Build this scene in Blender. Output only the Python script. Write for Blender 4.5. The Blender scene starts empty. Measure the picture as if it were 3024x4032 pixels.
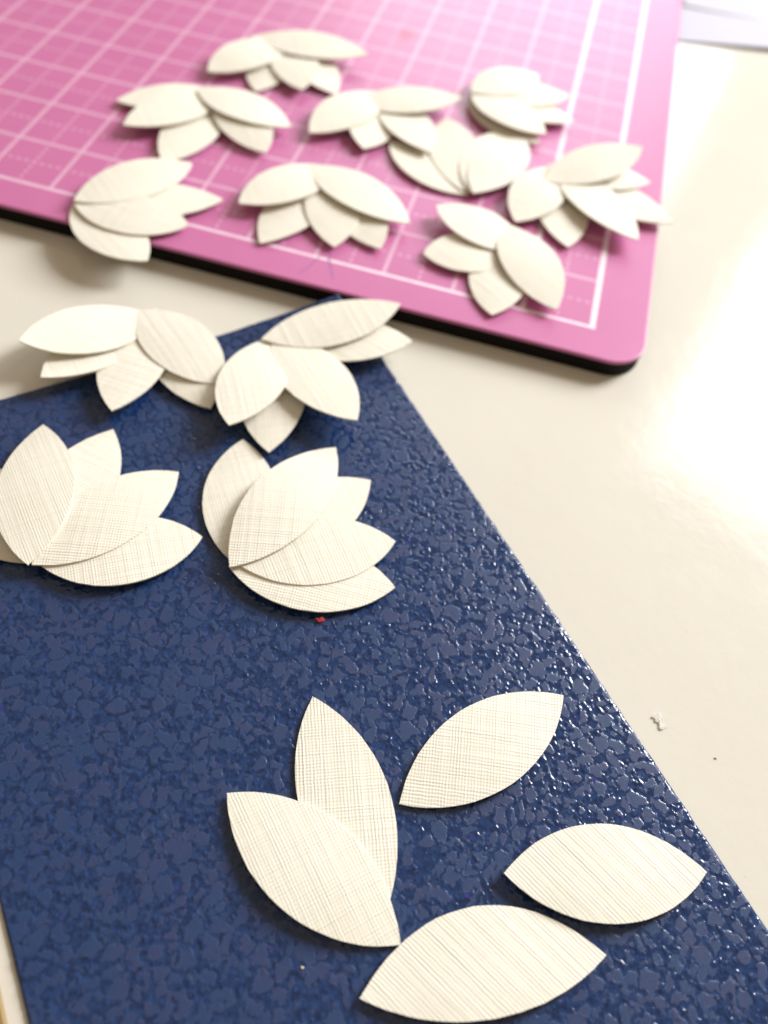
import bpy, bmesh, math, random
import numpy as np
from mathutils import Vector, Matrix, noise

# ------------------------------------------------------------------ scene, 1 unit = 1 cm
sc = bpy.context.scene
sc.unit_settings.system = 'METRIC'
sc.unit_settings.scale_length = 0.01
C = sc.collection
random.seed(7)

# camera: a phone held 7.5 cm above the cutting mat, looking down at about 55 degrees
cam = bpy.data.cameras.new('camera')
cam_ob = bpy.data.objects.new('camera', cam)
C.objects.link(cam_ob)
cam.sensor_fit = 'VERTICAL'
cam.sensor_height = 36.0
cam.lens = 3189.95 / 4032.0 * 36.0
cam.clip_start = 0.1
cam.clip_end = 2000.0
X = Vector((0.96234, 0.253396, 0.098451))
Y = -Vector((0.264179, -0.786279, -0.558548))
Z = -Vector((-0.064123, 0.563521, -0.823609))
M = Matrix((X, Y, Z)).transposed().to_4x4()
M.translation = Vector((-1.3744, -9.0297, 7.5000))
cam_ob.matrix_world = M
cam.dof.use_dof = True
cam.dof.focus_distance = 7.9
cam.dof.aperture_fstop = 0.178
sc.camera = cam_ob

# room light
w = bpy.data.worlds.new('World')
sc.world = w
w.use_nodes = True
bg = w.node_tree.nodes['Background']
bg.inputs['Color'].default_value = (1.0, 0.79, 0.56, 1)
bg.inputs['Strength'].default_value = 0.35

def window_or_pink_lamp(name, az0, az1, el0, el1, radiance, color, dist=200.0, origin=(2.0, 3.0, 0.0)):
    """A daylit window pane, or the added pink lamp: an upright rectangular lamp standing dist cm from the desk."""
    az = math.radians((az0 + az1) / 2)
    wdt = 2 * dist * math.tan(math.radians(az1 - az0) / 2)
    z0 = dist * math.tan(math.radians(el0)); z1 = dist * math.tan(math.radians(el1))
    L = bpy.data.lights.new(name, 'AREA')
    L.shape = 'RECTANGLE'; L.size = wdt; L.size_y = z1 - z0
    L.color = color
    L.energy = radiance * math.pi * wdt * (z1 - z0)
    o = bpy.data.objects.new(name, L); C.objects.link(o)
    o.location = Vector(origin) + Vector((math.sin(az) * dist, math.cos(az) * dist, (z0 + z1) / 2))
    o.rotation_euler = (math.radians(90), 0, -az + math.pi)
    # an area lamp shines along its local -Z: turn it towards the desk
    d = -Vector((math.sin(az), math.cos(az), 0.0))
    o.rotation_euler = d.to_track_quat('-Z', 'Y').to_euler()
    return o

window_or_pink_lamp('window_or_pink_lamp', -17.0, 9.4, 12.0, 32.5, 5.5, (0.90, 0.96, 1.0))
window_or_pink_lamp('window_or_pink_lamp', 17.5, 31.0, 30.0, 46.5, 6.0, (0.98, 0.99, 1.0))
window_or_pink_lamp('window_or_pink_lamp', 35.0, 55.0, 19.0, 43.0, 42.0, (1.0, 1.0, 1.0), 55.0, (-2.0, 3.0, 0.0))
window_or_pink_lamp('window_or_pink_lamp', 17.0, 27.0, 25.0, 28.6, 4.0, (1.0, 0.32, 0.22))  # no window: added lamp standing in for a pink thing reflected in the table

sc.view_settings.view_transform = 'Standard'
sc.view_settings.look = 'None'
sc.view_settings.exposure = 0.15
sc.view_settings.gamma = 1.0
sc.cycles.max_bounces = 8

# ------------------------------------------------------------------ helpers
def put(name, me, mat=None, parent=None, smooth=False):
    o = bpy.data.objects.new(name, me)
    C.objects.link(o)
    if mat is not None:
        me.materials.clear(); me.materials.append(mat)
    if parent is not None:
        o.parent = parent
    if smooth:
        me.shade_smooth()
    return o

def mesh(name, verts, faces):
    me = bpy.data.meshes.new(name)
    me.from_pydata([tuple(v) for v in verts], [], faces)
    me.update()
    return me

def tag(o, label=None, cat=None, group=None, kind=None):
    if label: o['label'] = label
    if cat: o['category'] = cat
    if group: o['group'] = group
    if kind: o['kind'] = kind
    return o

def empty(name, loc):
    o = bpy.data.objects.new(name, None)
    o.empty_display_size = 0.3
    C.objects.link(o)
    o.location = loc
    return o

class NT:
    """Small wrapper to wire shader nodes."""
    def __init__(self, name):
        self.m = bpy.data.materials.new(name); self.m.use_nodes = True
        self.t = self.m.node_tree
        self.b = self.t.nodes['Principled BSDF']
    def n(self, typ, **kw):
        nd = self.t.nodes.new('ShaderNode' + typ)
        for k, v in kw.items(): setattr(nd, k, v)
        return nd
    def set(self, sock, v):
        if hasattr(v, 'is_output') or isinstance(v, bpy.types.NodeSocket): self.t.links.new(v, sock)
        elif v is not None: sock.default_value = v
    def math(self, op, a, b=None, c=None, clamp=False):
        nd = self.n('Math', operation=op, use_clamp=clamp)
        self.set(nd.inputs[0], a)
        if b is not None: self.set(nd.inputs[1], b)
        if c is not None: self.set(nd.inputs[2], c)
        return nd.outputs[0]
    def mix(self, f, a, b):
        nd = self.n('Mix', data_type='RGBA')
        self.set(nd.inputs[0], f); self.set(nd.inputs[6], a); self.set(nd.inputs[7], b)
        return nd.outputs[2]
    def mapping(self, vec, scale=(1, 1, 1), rot=(0, 0, 0), loc=(0, 0, 0)):
        nd = self.n('Mapping')
        self.t.links.new(vec, nd.inputs['Vector'])
        nd.inputs['Scale'].default_value = scale; nd.inputs['Rotation'].default_value = rot
        nd.inputs['Location'].default_value = loc
        return nd.outputs[0]
    def noise(self, vec, scale, detail=2.0, rough=0.5, dist=0.0):
        nd = self.n('TexNoise')
        self.t.links.new(vec, nd.inputs['Vector'])
        nd.inputs['Scale'].default_value = scale; nd.inputs['Detail'].default_value = detail
        nd.inputs['Roughness'].default_value = rough; nd.inputs['Distortion'].default_value = dist
        return nd.outputs[0]
    def ramp(self, v, lo, hi, a=0.0, b=1.0, smooth=True):
        nd = self.n('MapRange', interpolation_type='SMOOTHSTEP' if smooth else 'LINEAR')
        self.set(nd.inputs[0], v)
        nd.inputs[1].default_value = lo; nd.inputs[2].default_value = hi
        nd.inputs[3].default_value = a; nd.inputs[4].default_value = b
        return nd.outputs[0]
    def bump(self, h, dist, strength=1.0, normal=None):
        nd = self.n('Bump')
        self.t.links.new(h, nd.inputs['Height'])
        nd.inputs['Distance'].default_value = dist; nd.inputs['Strength'].default_value = strength
        if normal is not None: self.t.links.new(normal, nd.inputs['Normal'])
        return nd.outputs[0]
    def coord(self, which='Object'):
        return self.n('TexCoord').outputs[which]
    def bsdf(self, **kw):
        for k, v in kw.items(): self.set(self.b.inputs[k.replace('_', ' ')], v)
        return self.m

# ------------------------------------------------------------------ materials
def linen_paper():
    N = NT('cream_linen_paper')
    uv = N.coord('UV')
    def threads(rot, pitch, seed):
        v = N.mapping(uv, rot=(0, 0, rot), loc=(seed, seed * 0.7, 0))
        wv = N.n('TexWave', wave_type='BANDS', bands_direction='X', wave_profile='SIN')
        N.t.links.new(v, wv.inputs['Vector'])
        wv.inputs['Scale'].default_value = 0.314159 / pitch
        wv.inputs['Distortion'].default_value = 1.6
        wv.inputs['Detail'].default_value = 1.0
        wv.inputs['Detail Scale'].default_value = 1.2
        amp = N.noise(N.mapping(v, scale=(9.0, 0.8, 1)), 1.6, 3.0, 0.6)
        slub = N.noise(N.mapping(v, scale=(13.0, 0.45, 1)), 1.0, 2.0, 0.5)
        return N.math('ADD', N.math('MULTIPLY', wv.outputs[1] if len(wv.outputs) > 1 else wv.outputs[0], N.ramp(amp, 0.3, 0.72, 0.15, 1.4)),
                      N.math('MULTIPLY', N.ramp(slub, 0.35, 0.85), 1.3))
    a = threads(0.0, 0.033, 3.1)
    b = threads(math.radians(90), 0.030, 8.7)
    h = N.math('ADD', a, N.math('MULTIPLY', b, 0.78))
    fib = N.noise(uv, 90.0, 3.0, 0.6)
    h = N.math('ADD', h, N.math('MULTIPLY', fib, 0.30))
    nrm = N.bump(h, 0.0020, 1.0)
    tone = N.noise(uv, 1.3, 3.0, 0.6)
    col = N.mix(N.ramp(tone, 0.3, 0.7), (0.78, 0.75, 0.65, 1), (0.81, 0.785, 0.69, 1))
    return N.bsdf(Base_Color=col, Roughness=0.62, Normal=nrm, Specular_IOR_Level=0.35)

def blue_card():
    """Dark blue embossed card: matt raised islands, a glossy sunken network between them (relief is geometry)."""
    N = NT('blue_embossed_card')
    o = N.coord('Object')
    at = N.n('Attribute', attribute_name='raised'); raised = at.outputs['Fac']
    patch = N.ramp(raised, 0.05, 0.95)
    cells = N.noise(o, 3.0, 2.0, 0.5)
    pc = N.mix(N.ramp(cells, 0.35, 0.65), (0.016, 0.043, 0.130, 1), (0.029, 0.043, 0.122, 1))
    nc = N.mix(N.ramp(N.noise(o, 17.0, 3.0, 0.6), 0.35, 0.65), (0.005, 0.020, 0.078, 1), (0.012, 0.042, 0.140, 1))
    vi = N.n('TexVoronoi'); N.t.links.new(o, vi.inputs['Vector']); vi.inputs['Scale'].default_value = 4.2
    viol = N.ramp(N.math('ADD', vi.outputs[0], N.math('MULTIPLY', N.noise(o, 12.0, 2.0), 0.06)), 0.10, 0.15, 0.75, 0.0)
    nc = N.mix(viol, nc, (0.040, 0.036, 0.22, 1))
    grain = N.noise(o, 110.0, 2.0, 0.6)
    pc = N.mix(N.math('MULTIPLY', N.ramp(grain, 0.3, 0.7), 0.6), pc, (0.030, 0.056, 0.138, 1))
    col = N.mix(patch, nc, pc)
    nrm = N.bump(N.math('MULTIPLY', grain, patch), 0.0026, 1.0)
    rough = N.mix(N.ramp(raised, 0.55, 1.0), (0.19, 0.19, 0.19, 1), (0.50, 0.48, 0.48, 1))
    return N.bsdf(Base_Color=col, Roughness=rough, Normal=nrm, Specular_IOR_Level=N.ramp(raised, 0.75, 1.0, 0.6, 0.33))

def mat_pink():
    """Pink vinyl with its printed centimetre grid: the pattern is flat print in object space."""
    N = NT('pink_cutting_vinyl')
    o = N.coord('Object')
    sp = N.n('SeparateXYZ'); N.t.links.new(o, sp.inputs[0])
    x, y = sp.outputs[0], sp.outputs[1]
    def dist_to_int(v, off=0.0):
        f = N.math('FRACT', N.math('ADD', v, 500.5 + off))
        return N.math('ABSOLUTE', N.math('SUBTRACT', f, 0.5))
    def line(d, half):
        return N.ramp(d, half * 0.75, half * 1.25, 1.0, 0.0)
    inside = N.math('MULTIPLY', N.math('LESS_THAN', x, 0.045), N.math('GREATER_THAN', y, -0.025))
    lx = line(dist_to_int(x), 0.027)
    ly = line(dist_to_int(y), 0.027)
    full = N.math('MAXIMUM', lx, ly)
    # dashed half-centimetre lines
    dx = N.math('MULTIPLY', line(dist_to_int(x, 0.5), 0.020), N.math('LESS_THAN', dist_to_int(N.math('MULTIPLY', y, 8.0)), 0.26))
    dy = N.math('MULTIPLY', line(dist_to_int(y, 0.5), 0.020), N.math('LESS_THAN', dist_to_int(N.math('MULTIPLY', x, 8.0)), 0.26))
    half = N.math('MULTIPLY', N.math('MAXIMUM', dx, dy), 0.32)
    g = N.math('MULTIPLY', N.math('MAXIMUM', N.math('MULTIPLY', full, 0.40), half), inside)
    # heavier white border and first line along the right-hand side
    b0 = line(N.math('ABSOLUTE', x), 0.040)
    b1 = N.math('MULTIPLY', line(N.math('ABSOLUTE', N.math('ADD', x, 1.0)), 0.042), 0.85)
    bb = N.math('MULTIPLY', line(N.math('ABSOLUTE', y), 0.030), N.ramp(x, -9.0, -1.5, 0.6, 0.95))
    g2 = N.math('MULTIPLY', N.math('MAXIMUM', N.math('MAXIMUM', b0, b1), bb), inside)
    g = N.math('MAXIMUM', g, g2)
    wear = N.noise(o, 3.0, 4.0, 0.6)
    g = N.math('MULTIPLY', g, N.ramp(wear, 0.25, 0.6, 0.75, 1.0))
    base = N.mix(N.ramp(N.noise(o, 0.6, 3.0, 0.6), 0.3, 0.7), (0.53, 0.158, 0.348, 1), (0.55, 0.168, 0.365, 1))
    # a smear of red ink
    sd = N.n('VectorMath', operation='DISTANCE'); N.t.links.new(N.mapping(o, scale=(1, 0.6, 1)), sd.inputs[0])
    sd.inputs[1].default_value = (-4.33, 4.05, 0.0)
    stain = N.ramp(N.math('ADD', sd.outputs['Value'], N.math('MULTIPLY', N.noise(o, 5.0, 3.0), 0.2)), 0.16, 0.34, 0.55, 0.0)
    base = N.mix(stain, base, (0.72, 0.05, 0.13, 1))
    col = N.mix(g, base, (0.93, 0.80, 0.90, 1))
    nrm = N.bump(N.noise(o, 55.0, 3.0, 0.6), 0.0022, 0.6)
    return N.bsdf(Base_Color=col, Roughness=0.36, Normal=nrm, Specular_IOR_Level=0.45)

def plain(name, col, rough, nscale=30.0, bdist=0.002, var=0.08, spec=0.5):
    N = NT(name)
    o = N.coord('Object')
    v = N.noise(o, nscale * 0.2, 4.0, 0.6)
    dark = tuple(c * (1 - var) for c in col) + (1,)
    c = N.mix(N.ramp(v, 0.3, 0.7), dark, tuple(col) + (1,))
    nrm = N.bump(N.noise(o, nscale, 3.0, 0.6), bdist, 0.7)
    return N.bsdf(Base_Color=c, Roughness=rough, Normal=nrm, Specular_IOR_Level=spec)

def table_laminate():
    N = NT('cream_glossy_laminate')
    o = N.coord('Object')
    tone = N.noise(o, 0.35, 3.0, 0.55)
    c = N.mix(N.ramp(tone, 0.3, 0.7), (0.675, 0.65, 0.58, 1), (0.695, 0.67, 0.60, 1))
    fleck = N.ramp(N.noise(o, 13.0, 2.0, 0.5), 0.74, 0.80, 0.0, 0.25)
    c = N.mix(fleck, c, (0.50, 0.45, 0.36, 1))
    h = N.math('ADD', N.noise(o, 3.5, 4.0, 0.6), N.math('MULTIPLY', N.noise(o, 45.0, 2.0, 0.5), 0.06))
    nrm = N.bump(h, 0.006, 0.5)
    r = N.ramp(N.noise(o, 2.0, 4.0, 0.65), 0.3, 0.75, 0.10, 0.15)
    return N.bsdf(Base_Color=c, Roughness=r, Normal=nrm, Specular_IOR_Level=0.5)

M_PAPER = linen_paper()
M_CARD = blue_card()
M_PINK = mat_pink()
M_TABLE = table_laminate()
M_CORE = plain('black_foam_core', (0.007, 0.005, 0.005), 0.7, 40.0, 0.003, 0.08, 0.15)
M_SHEET = plain('white_printer_paper', (0.54, 0.54, 0.63), 0.8, 40.0, 0.002, 0.02, 0.2)
M_RED = plain('red_paper', (0.50, 0.045, 0.055), 0.7, 40.0, 0.003)
M_WHITE = plain('torn_white_paper', (0.92, 0.91, 0.88), 0.7, 40.0, 0.001)
M_TAN = plain('tan_crumb', (0.72, 0.60, 0.38), 0.6)
M_WOOD = plain('brown_wood', (0.30, 0.20, 0.07), 0.5)
M_INK = plain('blue_pencil', (0.30, 0.13, 0.34), 0.5)
M_GREY = plain('grey_fibre', (0.62, 0.58, 0.51), 0.6)

# ------------------------------------------------------------------ the desk, cutting mat, card
def slab(name, pts, z0, z1, mat, parent=None, bevel=0.0, seg=3):
    """A flat solid with outline pts, from z0 to z1, its upper rim rounded by bevel."""
    bm = bmesh.new()
    lo = [bm.verts.new((x, y, z0)) for x, y in pts]
    hi = [bm.verts.new((x, y, z1)) for x, y in pts]
    bm.faces.new(lo[::-1]); top = bm.faces.new(hi)
    n = len(pts)
    for i in range(n):
        bm.faces.new((lo[i], lo[(i + 1) % n], hi[(i + 1) % n], hi[i]))
    bm.normal_update()
    if bevel > 0:
        es = [e for e in top.edges]
        bmesh.ops.bevel(bm, geom=es, offset=bevel, segments=seg, profile=0.5, affect='EDGES', clamp_overlap=True)
    me = bpy.data.meshes.new(name); bm.to_mesh(me); bm.free()
    return put(name, me, mat, parent)

def round_rect(x0, y0, x1, y1, r, n=10):
    out = []
    for cx, cy, a in ((x1 - r, y0 + r, -90), (x1 - r, y1 - r, 0), (x0 + r, y1 - r, 90), (x0 + r, y0 + r, 180)):
        for i in range(n + 1):
            t = math.radians(a + 90.0 * i / n)
            out.append((cx + r * math.cos(t), cy + r * math.sin(t)))
    return out

TABLE_Z = -0.28
tag(slab('table_top', [(-60, -40), (60, -40), (60, 50), (-60, 50)], TABLE_Z - 2.5, TABLE_Z, M_TABLE, bevel=0.2), kind='structure')

mat_root = empty('cutting_mat', (-12.0, 8.0, TABLE_Z))
tag(mat_root, 'pink self-healing cutting mat with white grid lines and black core', 'cutting mat')
RR = round_rect(-28.0, -0.572, 0.762, 20.5, 0.50)
loc = mat_root.location
def under(o, root):
    """Parent o to root keeping its place."""
    o.parent = root; o.matrix_parent_inverse = Matrix.Translation(-Vector(root.location)); return o
under(slab('core_layer', round_rect(-27.99, -0.560, 0.750, 20.49, 0.49), TABLE_Z + 0.002, -0.047, M_CORE), mat_root)
under(slab('printed_surface', RR, -0.045, 0.0, M_PINK, bevel=0.018), mat_root)

def flat_mark(name, pts, wdt, z, mat):
    """A thin drawn line as a narrow ribbon a hair above the surface."""
    vs, fs = [], []
    for i, p in enumerate(pts):
        a = Vector(pts[max(i - 1, 0)]); b = Vector(pts[min(i + 1, len(pts) - 1)])
        d = (b - a).normalized(); nrm = Vector((-d.y, d.x))
        k = wdt * (0.35 + 0.65 * math.sin(math.pi * (i + 0.5) / len(pts)))
        vs += [(p[0] + nrm.x * k / 2, p[1] + nrm.y * k / 2, z), (p[0] - nrm.x * k / 2, p[1] - nrm.y * k / 2, z)]
    for i in range(len(pts) - 1):
        fs.append((2 * i, 2 * i + 1, 2 * i + 3, 2 * i + 2))
    return put(name, mesh(name, vs, fs), mat)
under(flat_mark('pencil_mark', [(-3.93, 0.02), (-3.98, -0.12), (-4.02, -0.27), (-4.10, -0.42)], 0.022, 0.0015, M_INK), mat_root)
under(flat_mark('pencil_mark', [(-3.83, 0.22), (-3.80, 0.02), (-3.71, -0.17), (-3.62, -0.37)], 0.022, 0.0015, M_INK), mat_root)

# blue card: a strip 5.9 cm wide whose far corner climbs the edge of the mat; the embossing is real relief
def lattice(seed, n=512):
    return np.random.RandomState(seed).rand(n, n)
def vnoise(x, y, seed):
    g = lattice(seed); n = g.shape[0]
    xi = np.floor(x).astype(int); yi = np.floor(y).astype(int)
    fx = x - xi; fy = y - yi
    fx = fx * fx * (3 - 2 * fx); fy = fy * fy * (3 - 2 * fy)
    a = g[xi % n, yi % n]; b_ = g[(xi + 1) % n, yi % n]; c = g[xi % n, (yi + 1) % n]; d = g[(xi + 1) % n, (yi + 1) % n]
    return (a * (1 - fx) + b_ * fx) * (1 - fy) + (c * (1 - fx) + d * fx) * fy
def fbm(x, y, seed, octaves=3, gain=0.5):
    s = np.zeros_like(x); amp = 1.0; tot = 0.0
    for k in range(octaves):
        s += amp * vnoise(x * 2 ** k + 17.3 * k, y * 2 ** k + 9.1 * k, seed + k); tot += amp; amp *= gain
    return s / tot
def cell_edge(x, y, seed):
    gx, gy = lattice(seed), lattice(seed + 50); n = gx.shape[0]
    xi = np.floor(x).astype(int); yi = np.floor(y).astype(int)
    f1 = np.full(x.shape, 9.0); f2 = np.full(x.shape, 9.0)
    for dx in (-1, 0, 1):
        for dy in (-1, 0, 1):
            cx, cy = xi + dx, yi + dy
            d = np.hypot(cx + gx[cx % n, cy % n] - x, cy + gy[cx % n, cy % n] - y)
            f2 = np.minimum(f2, np.maximum(f1, d)); f1 = np.minimum(f1, d)
    return f2 - f1
def sstep(v, lo, hi):
    t = np.clip((v - lo) / (hi - lo), 0, 1); return t * t * (3 - 2 * t)

def card():
    K = np.array([-3.443, -0.432]); e1 = np.array([0.6685, -0.7437]); e2 = np.array([-0.7266, -0.6871])
    Wd, fine, th, step = 5.91, 9.7, 0.038, 0.0092
    us = np.concatenate([np.arange(0, fine, step), np.linspace(fine, 15.0, 30)])
    vs = np.linspace(0, Wd, int(Wd / step))
    U, V = np.meshgrid(us, vs, indexing='ij')
    wx = U + 0.16 * (fbm(U * 6, V * 6, 3) - 0.5) + 0.05 * (fbm(U * 20, V * 20, 13) - 0.5)
    wy = V + 0.16 * (fbm(U * 6, V * 6, 5) - 0.5) + 0.05 * (fbm(U * 20, V * 20, 15) - 0.5)
    e = cell_edge(wx * 6.6, wy * 6.6, 21)
    n = fbm(U * 11, V * 11, 31, 4, 0.6)
    f = e * 0.95 + (n - 0.5) * 1.10 + 0.30 * (fbm(U * 30, V * 30, 91, 2) - 0.5)
    raised = sstep(f, 0.03, 0.44)
    lumps = sstep(fbm(U * 27, V * 27, 41, 2), 0.42, 0.80)
    pits = sstep(fbm(U * 9, V * 9, 61, 2), 0.80, 0.90)
    rel = 0.0026 * raised + 0.0080 * lumps * (1 - raised) - 0.004 * pits * raised
    rel += 0.0010 * (fbm(U * 26, V * 26, 71, 2) - 0.5)
    edge = np.minimum(np.minimum(U, V), Wd - V)
    rel -= 0.012 * (1 - sstep(edge, -0.001, 0.028))          # cut edge slightly pressed down
    t = np.clip(1 - (U + V * 0.85) / 1.9, 0, None)
    jit = np.where(V == 0, 0.010 * (vnoise(U * 9, U * 0, 81) - 0.5), 0.0)
    Xs = K[0] + e1[0] * U + e2[0] * (V + jit) - 0.02 * t ** 1.6
    Ys = K[1] + e1[1] * U + e2[1] * (V + jit) - 0.20 * t ** 1.6
    Zs = TABLE_Z + 0.002 + 0.26 * t ** 1.5
    nu, nv = U.shape
    top = np.stack([Xs, Ys, Zs + th - 0.008 + rel], -1).reshape(-1, 3)
    idx = np.arange(nu * nv).reshape(nu, nv)
    q = np.stack([idx[:-1, :-1], idx[1:, :-1], idx[1:, 1:], idx[:-1, 1:]], -1).reshape(-1, 4)
    ring = np.concatenate([idx[:, 0], idx[-1, 1:], idx[-2::-1, -1], idx[0, -2:0:-1]])
    low = top[ring].copy(); low[:, 2] = Zs.reshape(-1)[ring]
    m = len(ring); base = nu * nv
    j = np.arange(m); k = (j + 1) % m
    sides = np.stack([ring[j], base + j, base + k, ring[k]], -1)
    verts = np.concatenate([top, low]); quads = np.concatenate([q, sides])
    me = bpy.data.meshes.new('blue_card')
    me.vertices.add(len(verts)); me.vertices.foreach_set('co', verts.astype(np.float32).ravel())
    nl = quads.size
    me.loops.add(nl); me.loops.foreach_set('vertex_index', quads.astype(np.int32).ravel())
    me.polygons.add(len(quads))
    me.polygons.foreach_set('loop_start', np.arange(0, nl, 4, dtype=np.int32))
    me.update(calc_edges=True); me.validate()
    at = me.attributes.new('raised', 'FLOAT', 'POINT')
    at.data.foreach_set('value', np.concatenate([raised.ravel(), np.zeros(m)]).astype(np.float32))
    me.shade_smooth()
    # face orientation: the top must look up
    if me.polygons[0].normal.z < 0: me.flip_normals()
    ob = put('blue_card', me, M_CARD)
    return tag(ob, 'dark blue embossed card strip lying on the cream table under the petals', 'card')
card()

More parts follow.
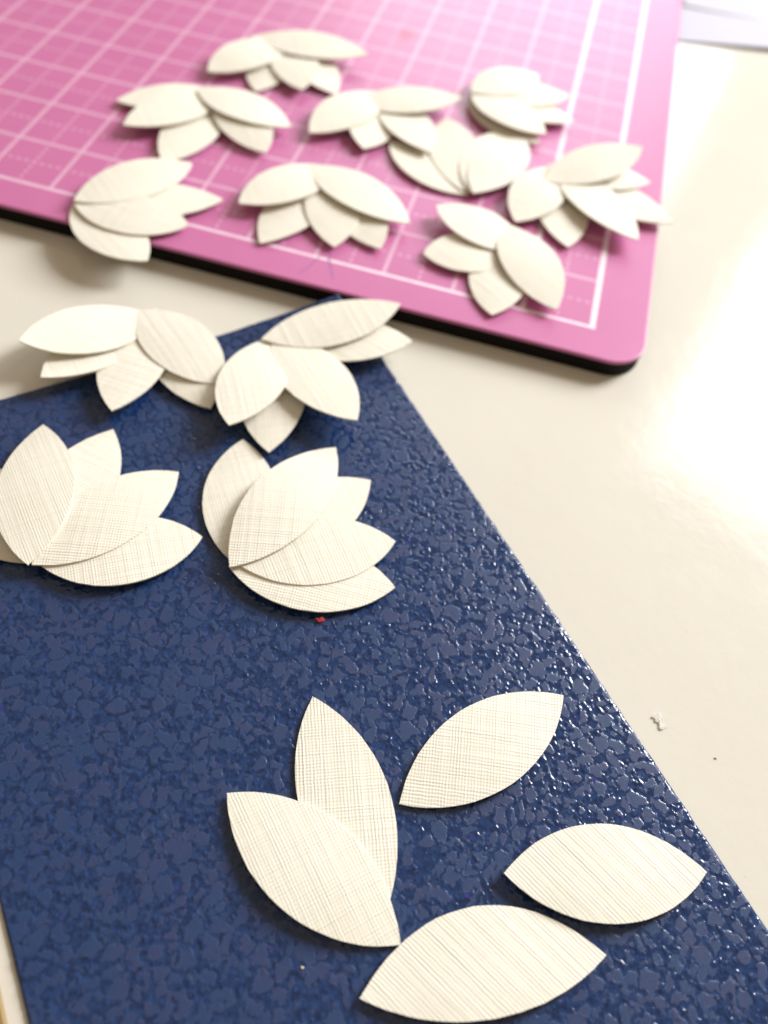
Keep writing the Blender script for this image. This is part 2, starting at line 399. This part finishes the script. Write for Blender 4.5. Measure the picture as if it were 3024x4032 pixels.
# ------------------------------------------------------------------ petals
#  flower: petals from the lowest to the topmost, each (tip x, y, z, base x, y, base z, arch, direction of the linen threads, width, lopsidedness), in cm
PETALS = {
    'A': [(-6.378, -3.333, -0.02, -5.688, -1.615, -0.22, 0.05, None, 0.84, 0.0), (-4.387, -2.983, -0.19, -5.688, -1.615, -0.192, 0.06, -0.879, 0.84, 0.0), (-5.415, -3.491, -0.08, -5.688, -1.615, -0.164, 0.04, -0.048, 0.84, 0.0), (-6.805, -2.99, 0.12, -5.584, -1.766, -0.136, 0.05, -0.072, 0.84, 0.0), (-4.373, -2.585, -0.15, -5.847, -1.777, -0.108, 0.09, -0.742, 0.84, 0.0)],
    'B': [(-3.483, -3.426, -0.14, -4.054, -1.558, -0.22, 0.05, -1.156, 0.84, 0.0), (-2.297, -1.123, -0.04, -4.054, -1.558, -0.192, 0.05, -0.375, 0.84, 0.0), (-3.997, -3.346, 0.06, -4.054, -1.558, -0.164, 0.08, -1.058, 0.84, 0.0), (-2.6, -2.771, 0.06, -4.054, -1.558, -0.136, 0.06, -0.859, 0.84, 0.0), (-2.612, -0.561, 0.03, -4.18, -1.714, -0.108, 0.03, -0.899, 0.77, -0.12)],
    'C': [(-6.844, -4.606, -0.2, -5.42, -5.6, -0.22, 0.05, None, 0.84, 0.0), (-5.329, -3.67, -0.19, -5.369, -5.585, -0.192, 0.05, -0.22, 0.84, 0.0), (-3.798, -4.728, -0.21, -5.216, -5.607, -0.164, 0.03, 0.566, 0.84, 0.0), (-4.372, -4.011, -0.18, -5.297, -5.638, -0.136, 0.05, 0.23, 0.84, 0.0), (-6.102, -3.883, -0.17, -5.326, -5.663, -0.108, 0.05, 0.764, 0.84, 0.0)],
    'D': [(-3.862, -3.291, -0.22, -3.311, -4.946, -0.22, 0.02, 0.606, 0.84, 0.0), (-2.235, -3.395, -0.19, -3.346, -4.924, -0.192, 0.04, 0.71, 0.84, 0.0), (-1.606, -4.682, -0.22, -3.384, -5.01, -0.164, 0.02, 0.058, 0.84, 0.0), (-1.745, -4.131, -0.18, -3.332, -4.954, -0.136, 0.02, -0.907, 0.84, 0.0), (-2.765, -3.075, -0.17, -3.351, -5.05, -0.108, 0.09, 0.234, 0.84, 0.0)],
    'E': [(-6.167, 3.606, 0.03, -6.243, 5.483, 0.02, 0.05, None, 0.84, 0.0), (-4.911, 4.067, 0.04, -6.243, 5.483, 0.048, 0.05, None, 0.84, 0.0), (-5.442, 3.825, 0.12, -6.243, 5.483, 0.076, 0.05, None, 0.84, 0.0), (-7.049, 3.699, 0.12, -6.156, 5.248, 0.104, 0.1, None, 0.84, 0.0), (-4.691, 5.31, 0.19, -6.797, 5.065, 0.132, 0.07, None, 0.84, 0.0)],
    'G': [(-6.745, 1.12, 0.06, -6.606, 3.165, 0.02, 0.06, None, 0.84, 0.0), (-8.071, 2.368, 0.06, -6.552, 3.236, 0.048, 0.05, None, 0.84, 0.0), (-7.592, 1.639, 0.16, -6.603, 3.207, 0.076, 0.06, None, 0.84, 0.0), (-5.421, 1.972, 0.06, -6.631, 3.236, 0.104, 0.06, None, 0.84, 0.0), (-5.254, 2.697, 0.12, -7.003, 3.121, 0.132, 0.07, None, 0.84, 0.0)],
    'H': [(-6.059, -1.001, 0.04, -7.507, -0.22, 0.02, 0.02, None, 0.84, 0.0), (-5.596, 0.632, 0.05, -7.436, -0.195, 0.048, 0.03, None, 0.84, 0.0), (-5.826, -0.115, 0.06, -7.429, -0.31, 0.076, 0.04, None, 0.84, 0.0), (-6.324, 1.241, 0.08, -7.464, -0.267, 0.104, 0.05, None, 0.84, 0.0)],
    'I': [(-4.783, -0.075, 0.03, -4.331, 1.924, 0.02, 0.05, None, 0.84, 0.0), (-3.161, 0.421, 0.05, -4.328, 1.938, 0.048, 0.05, None, 0.84, 0.0), (-3.782, 0.205, 0.06, -4.328, 1.938, 0.076, 0.06, None, 0.84, 0.0), (-5.316, 0.522, 0.14, -4.315, 1.957, 0.104, 0.07, None, 0.84, 0.0), (-2.885, 1.058, 0.12, -4.677, 1.82, 0.132, 0.09, None, 0.84, 0.0)],
    'J': [(-4.027, 2.635, 0.1, -4.15, 4.44, 0.02, 0.05, None, 0.84, 0.0), (-3.02, 2.919, 0.14, -4.15, 4.44, 0.048, 0.05, None, 0.84, 0.0), (-4.934, 2.677, 0.12, -4.15, 4.44, 0.076, 0.1, None, 0.84, 0.0), (-2.854, 4.613, 0.2, -4.503, 3.849, 0.104, 0.05, None, 0.84, 0.0)],
    'K': [(-3.714, 3.133, 0.03, -2.231, 2.224, 0.02, 0.02, None, 0.84, 0.0), (-2.996, 4.171, 0.05, -2.317, 2.263, 0.048, 0.04, None, 0.84, 0.0), (-2.017, 4.184, 0.04, -2.2, 2.22, 0.076, 0.04, None, 0.84, 0.0), (-1.654, 4.125, 0.05, -2.148, 2.177, 0.104, 0.03, None, 0.84, 0.0)],
    'L': [(-1.381, 4.064, 0.04, -2.781, 4.968, 0.05, 0.02, None, 0.84, 0.0), (-0.888, 4.928, 0.08, -2.742, 5.02, 0.078, 0.04, None, 0.84, 0.0), (-1.076, 5.621, 0.13, -2.741, 4.991, 0.106, 0.05, None, 0.84, 0.0), (-1.313, 4.24, 0.13, -2.724, 4.944, 0.134, 0.06, None, 0.84, 0.0), (-1.71, 6.141, 0.11, -2.741, 4.934, 0.162, 0.06, None, 0.84, 0.0)],
    'M': [(-0.561, 1.518, 0.05, -0.986, 3.359, 0.02, 0.05, None, 0.84, 0.0), (0.946, 2.678, 0.1, -0.986, 3.359, 0.048, 0.03, None, 0.84, 0.0), (0.515, 3.59, 0.12, -1.215, 3.323, 0.076, 0.05, None, 0.84, 0.0), (-1.408, 1.74, 0.1, -0.966, 3.434, 0.104, 0.08, None, 0.84, 0.0), (0.425, 1.907, 0.18, -0.986, 3.359, 0.132, 0.06, None, 0.84, 0.0), (0.258, 4.154, 0.34, -1.153, 2.856, 0.16, 0.06, None, 0.84, 0.0)],
    'N': [(-1.375, -0.336, 0.04, -1.481, 1.294, 0.02, 0.05, None, 0.84, 0.0), (-2.552, 0.544, 0.06, -1.28, 1.089, 0.048, 0.04, None, 0.84, 0.0), (-2.604, 1.575, 0.16, -1.187, 1.181, 0.076, 0.06, None, 0.84, 0.0), (-0.547, 0.024, 0.1, -1.551, 1.63, 0.104, 0.1, None, 0.84, 0.0)],
    'P': [(-2.087, -6.119, -0.24, -0.903, -7.875, -0.235, 0.02, -1.216, 0.84, 0.0), (-2.554, -7.236, -0.22, -0.708, -8.006, -0.235, 0.05, 0.765, 0.84, 0.0), (0.357, -5.369, -0.22, -1.002, -6.883, -0.235, 0.03, 0.141, 0.84, 0.0), (0.043, -7.221, -0.16, 1.884, -6.68, -0.235, 0.03, -0.528, 0.84, 0.0), (-0.938, -8.473, -0.21, 1.032, -7.611, -0.235, 0.03, -0.475, 0.84, -0.27)],
}

def petal_mesh(T, B, width, arch, weave, seed, origin, thick=0.020, asym=0.0, cup=0.014):
    """One punched almond shape: two arcs meeting in two points, bent along its length."""
    rnd = random.Random(seed)
    T = Vector(T); B = Vector(B)
    d = Vector((T.x - B.x, T.y - B.y)); L = d.length; d.normalize(); n = Vector((-d.y, d.x))
    R = (L * L / 4 + width * width / 4) / width
    nu, nv = 30, 8
    ang = rnd.uniform(0, math.pi) if weave is None else math.atan2(d.y, d.x) + math.pi / 2 - weave; ca, sa = math.cos(ang), math.sin(ang); off = rnd.uniform(0, 9)
    tw = rnd.uniform(-0.10, 0.10)
    top, bot, uvs = [], [], []
    for i in range(nu + 1):
        s = 0.5 - 0.5 * math.cos(math.pi * i / nu)
        x = (s - 0.5) * L
        hw = max(math.sqrt(max(R * R - x * x, 0)) - (R - width / 2), 0.004)
        for j in range(nv + 1):
            q = -1 + 2 * j / nv
            y = (q + asym) * hw
            y += 0.0045 * noise.noise(Vector((x * 14 + seed, q * 1.5, seed * 3.3))) * (abs(q) > 0.99)
            z = B.z + (T.z - B.z) * s ** 1.5 + arch * math.sin(math.pi * s) ** 1.2
            z += cup * (1 - q * q) * (hw / (width / 2)) ** 2 + tw * y * s
            P = Vector((B.x, B.y)) + d * (s * L) + n * y
            top.append((P.x - origin[0], P.y - origin[1], z - origin[2]))
            bot.append((P.x - origin[0], P.y - origin[1], z - thick - origin[2]))
            uvs.append((ca * x - sa * y + off, sa * x + ca * y + off))
    m = nv + 1; o = len(top); F = []
    for i in range(nu):
        for j in range(nv):
            a = i * m + j
            F.append((a, a + m, a + m + 1, a + 1)); F.append((o + a, o + a + 1, o + a + m + 1, o + a + m))
    ring = [i * m for i in range(nu + 1)] + [nu * m + j for j in range(1, nv + 1)] + [i * m + nv for i in range(nu - 1, -1, -1)] + [j for j in range(nv - 1, 0, -1)]
    for a, b in zip(ring, ring[1:] + ring[:1]):
        F.append((a, o + a, o + b, b))
    me = mesh('petal', top + bot, F)
    uvl = me.uv_layers.new(name='UVMap'); uu = uvs + uvs
    for lp in me.loops: uvl.data[lp.index].uv = uu[lp.vertex_index]
    sharp = set()
    bm = bmesh.new(); bm.from_mesh(me)
    bmesh.ops.recalc_face_normals(bm, faces=bm.faces)
    for f in bm.faces: f.smooth = True
    for e in bm.edges:
        if len(e.link_faces) == 2 and e.calc_face_angle(0) > 0.7: e.smooth = False
    bm.to_mesh(me); bm.free()
    return me

W = {'P': 0.90}
LABELS = {
 'A': 'cream paper flower at upper left, overhanging the card edge onto the table',
 'B': 'raised cream paper flower on the card corner touching the pink mat edge',
 'C': 'cream paper flower at left of the card, partly cut off by the frame',
 'D': 'flat fan of five textured cream petals in the middle of the blue card',
 'E': 'farthest cream paper flower on the pink mat, wide and low',
 'G': 'cream paper flower on the mat whose bottom petal covers another flower',
 'H': 'cream paper flower with its lowest petal hanging over the black side of the mat',
 'I': 'cream paper flower at the mat front beside the pencil marks, tips towards the viewer',
 'J': 'cream paper flower on the mat lying partly over the upturned rounded flower',
 'K': 'cream paper flower on the mat facing away, base notch to the front, under two others',
 'L': 'cream paper flower near the right grid border with tips pointing right',
 'M': 'greyish cream paper flower at the right mat edge, one petal over the white table',
 'N': 'cream paper flower nearest the front right corner of the pink mat',
}
seed = 0
for key, rows in PETALS.items():
    if key == 'P': continue
    bx, by = rows[-1][3], rows[-1][4]
    z0 = rows[0][5] - 0.02
    root = empty('paper_flower', (bx, by, z0))
    tag(root, LABELS[key], 'paper flower', 'cream paper flowers of glued petals')
    for (tx, ty, tz, px, py, pz, arch, weave, wide, asym) in rows:
        seed += 1
        me = petal_mesh((tx, ty, tz + 0.026), (px, py, pz + 0.026), wide, arch * 0.6, weave, seed, root.location, asym=asym)
        put('petal', me, M_PAPER, root)
PL = ['loose cream petal lying with its point away from the viewer, foot under another petal',
      'loose cream petal lying on top of the foot of another loose petal',
      'loose cream petal nearest the red crumb, apart near the card right edge, slanting up right',
      'loose cream petal at far right of the card with a slightly lifted left point',
      'frontmost loose cream petal, closest to the bottom of the picture']
PL[2] = 'single loose cream petal slanting up to the right, upper right of the loose five'
for k, (tx, ty, tz, px, py, pz, arch, weave, wide, asym) in enumerate(PETALS['P']):
    seed += 1
    zt, zb = tz + 0.03, pz + 0.03
    org = ((tx + px) / 2, (ty + py) / 2, -0.24)
    me = petal_mesh((tx, ty, zt), (px, py, zb), wide, arch, weave, seed, org, cup=0.012, asym=asym)
    o = put('loose_petal', me, M_PAPER); o.location = org
    tag(o, PL[k], 'paper petal', 'loose cream petals waiting on the card')

# ------------------------------------------------------------------ small things and what lies round the edges
def crumb(name, loc, size, mat, label, cat, seed, flat=0.4, rot=0.0):
    bm = bmesh.new(); bmesh.ops.create_icosphere(bm, subdivisions=3, radius=1.0)
    for v in bm.verts:
        k = 1 + 0.75 * noise.noise(v.co * 1.6 + Vector((seed, 0, 0))) + 0.3 * noise.noise(v.co * 4.5 + Vector((0, seed, 0)))
        v.co = Vector((v.co.x * size[0] * k, v.co.y * size[1] * k, v.co.z * flat * size[1] * k + flat * size[1] * 0.8))
    bm.to_mesh(me := bpy.data.meshes.new(name)); bm.free()
    o = put(name, me, mat); o.location = loc; o.rotation_euler.z = rot
    return tag(o, label, cat)
crumb('paper_crumb', (-2.268, -5.286, -0.238), (0.048, 0.024), M_RED, 'tiny red paper crumb on the blue card below the fan of petals', 'crumb', 3.0, 0.7, 0.5)
crumb('dust_speck', (-1.46, -8.384, -0.238), (0.013, 0.009), M_GREY, 'tiny pale dust speck on the blue card near the loose petals', 'speck', 9.0, 0.6)
crumb('tan_crumb', (1.971, -5.533, -0.279), (0.013, 0.009), M_TAN, 'tiny golden tan crumb on the cream table', 'crumb', 5.0, 0.7)

def scrap():
    """A torn crumpled paper shred, real thin folded geometry."""
    bm = bmesh.new(); rnd = random.Random(4)
    n, m = 14, 6; g = []
    for i in range(n):
        row = []
        for j in range(m):
            s = i / (n - 1); q = j / (m - 1) - 0.5
            wv = 0.085 * (0.15 + math.sin(math.pi * min(s * 1.08, 1)) ** 0.7) * (1 + 0.7 * noise.noise(Vector((s * 5, 2.0, 0))))
            x = (s - 0.5) * 0.18 + 0.012 * noise.noise(Vector((s * 6, q * 3, 4)))
            y = q * wv + 0.035 * math.sin(s * 6.0) + 0.02 * noise.noise(Vector((s * 5, q * 2, 1)))
            z = 0.009 + 0.009 * abs(noise.noise(Vector((s * 6, q * 4, 7)))) + 0.02 * s * (1 - s)
            row.append(bm.verts.new((x, y, z)))
        g.append(row)
    for i in range(n - 1):
        for j in range(m - 1): bm.faces.new((g[i][j], g[i + 1][j], g[i + 1][j + 1], g[i][j + 1]))
    bmesh.ops.solidify(bm, geom=bm.faces[:], thickness=0.003)
    me = bpy.data.meshes.new('paper_scrap'); bm.to_mesh(me); bm.free()
    o = put('paper_scrap', me, M_WHITE); o.location = (1.383, -5.315, -0.279); o.rotation_euler.z = -0.35
    return tag(o, 'torn shred of white paper on the cream table right of the card', 'paper scrap')
scrap()

# white sheets beyond the mat, top right
def sheet(name, z, pts, parent, curl=0.0):
    bm = bmesh.new()
    (ax, ay), (bx_, by_), (cx, cy), (dx, dy) = pts
    n = 16; g = []
    for i in range(n + 1):
        row = []
        for j in range(n + 1):
            s, t = i / n, j / n
            px = (ax * (1 - s) + bx_ * s) * (1 - t) + (dx * (1 - s) + cx * s) * t
            py = (ay * (1 - s) + by_ * s) * (1 - t) + (dy * (1 - s) + cy * s) * t
            row.append(bm.verts.new((px, py, z + curl * s * (1 - t) ** 4)))
        g.append(row)
    for i in range(n):
        for j in range(n): bm.faces.new((g[i][j], g[i + 1][j], g[i + 1][j + 1], g[i][j + 1]))
    bmesh.ops.recalc_face_normals(bm, faces=bm.faces)
    bmesh.ops.solidify(bm, geom=bm.faces[:], thickness=0.012)
    me = bpy.data.meshes.new(name); bm.to_mesh(me); bm.free()
    o = put(name, me, M_SHEET, smooth=False); return under(o, parent)
pad = empty('paper_stack', (4.0, 14.0, TABLE_Z))
tag(pad, 'white paper sheets lying on the table beyond the mat at top right', 'paper')
sheet('sheet', TABLE_Z + 0.02, [(0.80, 9.60), (6.0, 11.0), (3.0, 22.0), (0.80, 21.0)], pad, 0.12)
sheet('sheet', TABLE_Z + 0.05, [(0.85, 11.25), (6.0, 11.5), (4.0, 22.5), (0.85, 21.6)], pad, 0.0)

# wooden stick beside the card, bottom left corner of the picture
def stick():
    d = Vector((0.6579, -0.7531)); n = Vector((d.y, -d.x))
    a = Vector((-3.5635, -9.3565))
    pts = [a - d * 3, a + d * 5, a + d * 5 + n * 1.2, a - d * 3 + n * 1.2]
    return tag(slab('wooden_ruler', [(p.x, p.y) for p in pts][::1], TABLE_Z + 0.002, TABLE_Z + 0.06, M_WOOD, bevel=0.02),
               'brown wooden ruler edge at the very bottom left beside the card', 'ruler')
stick()
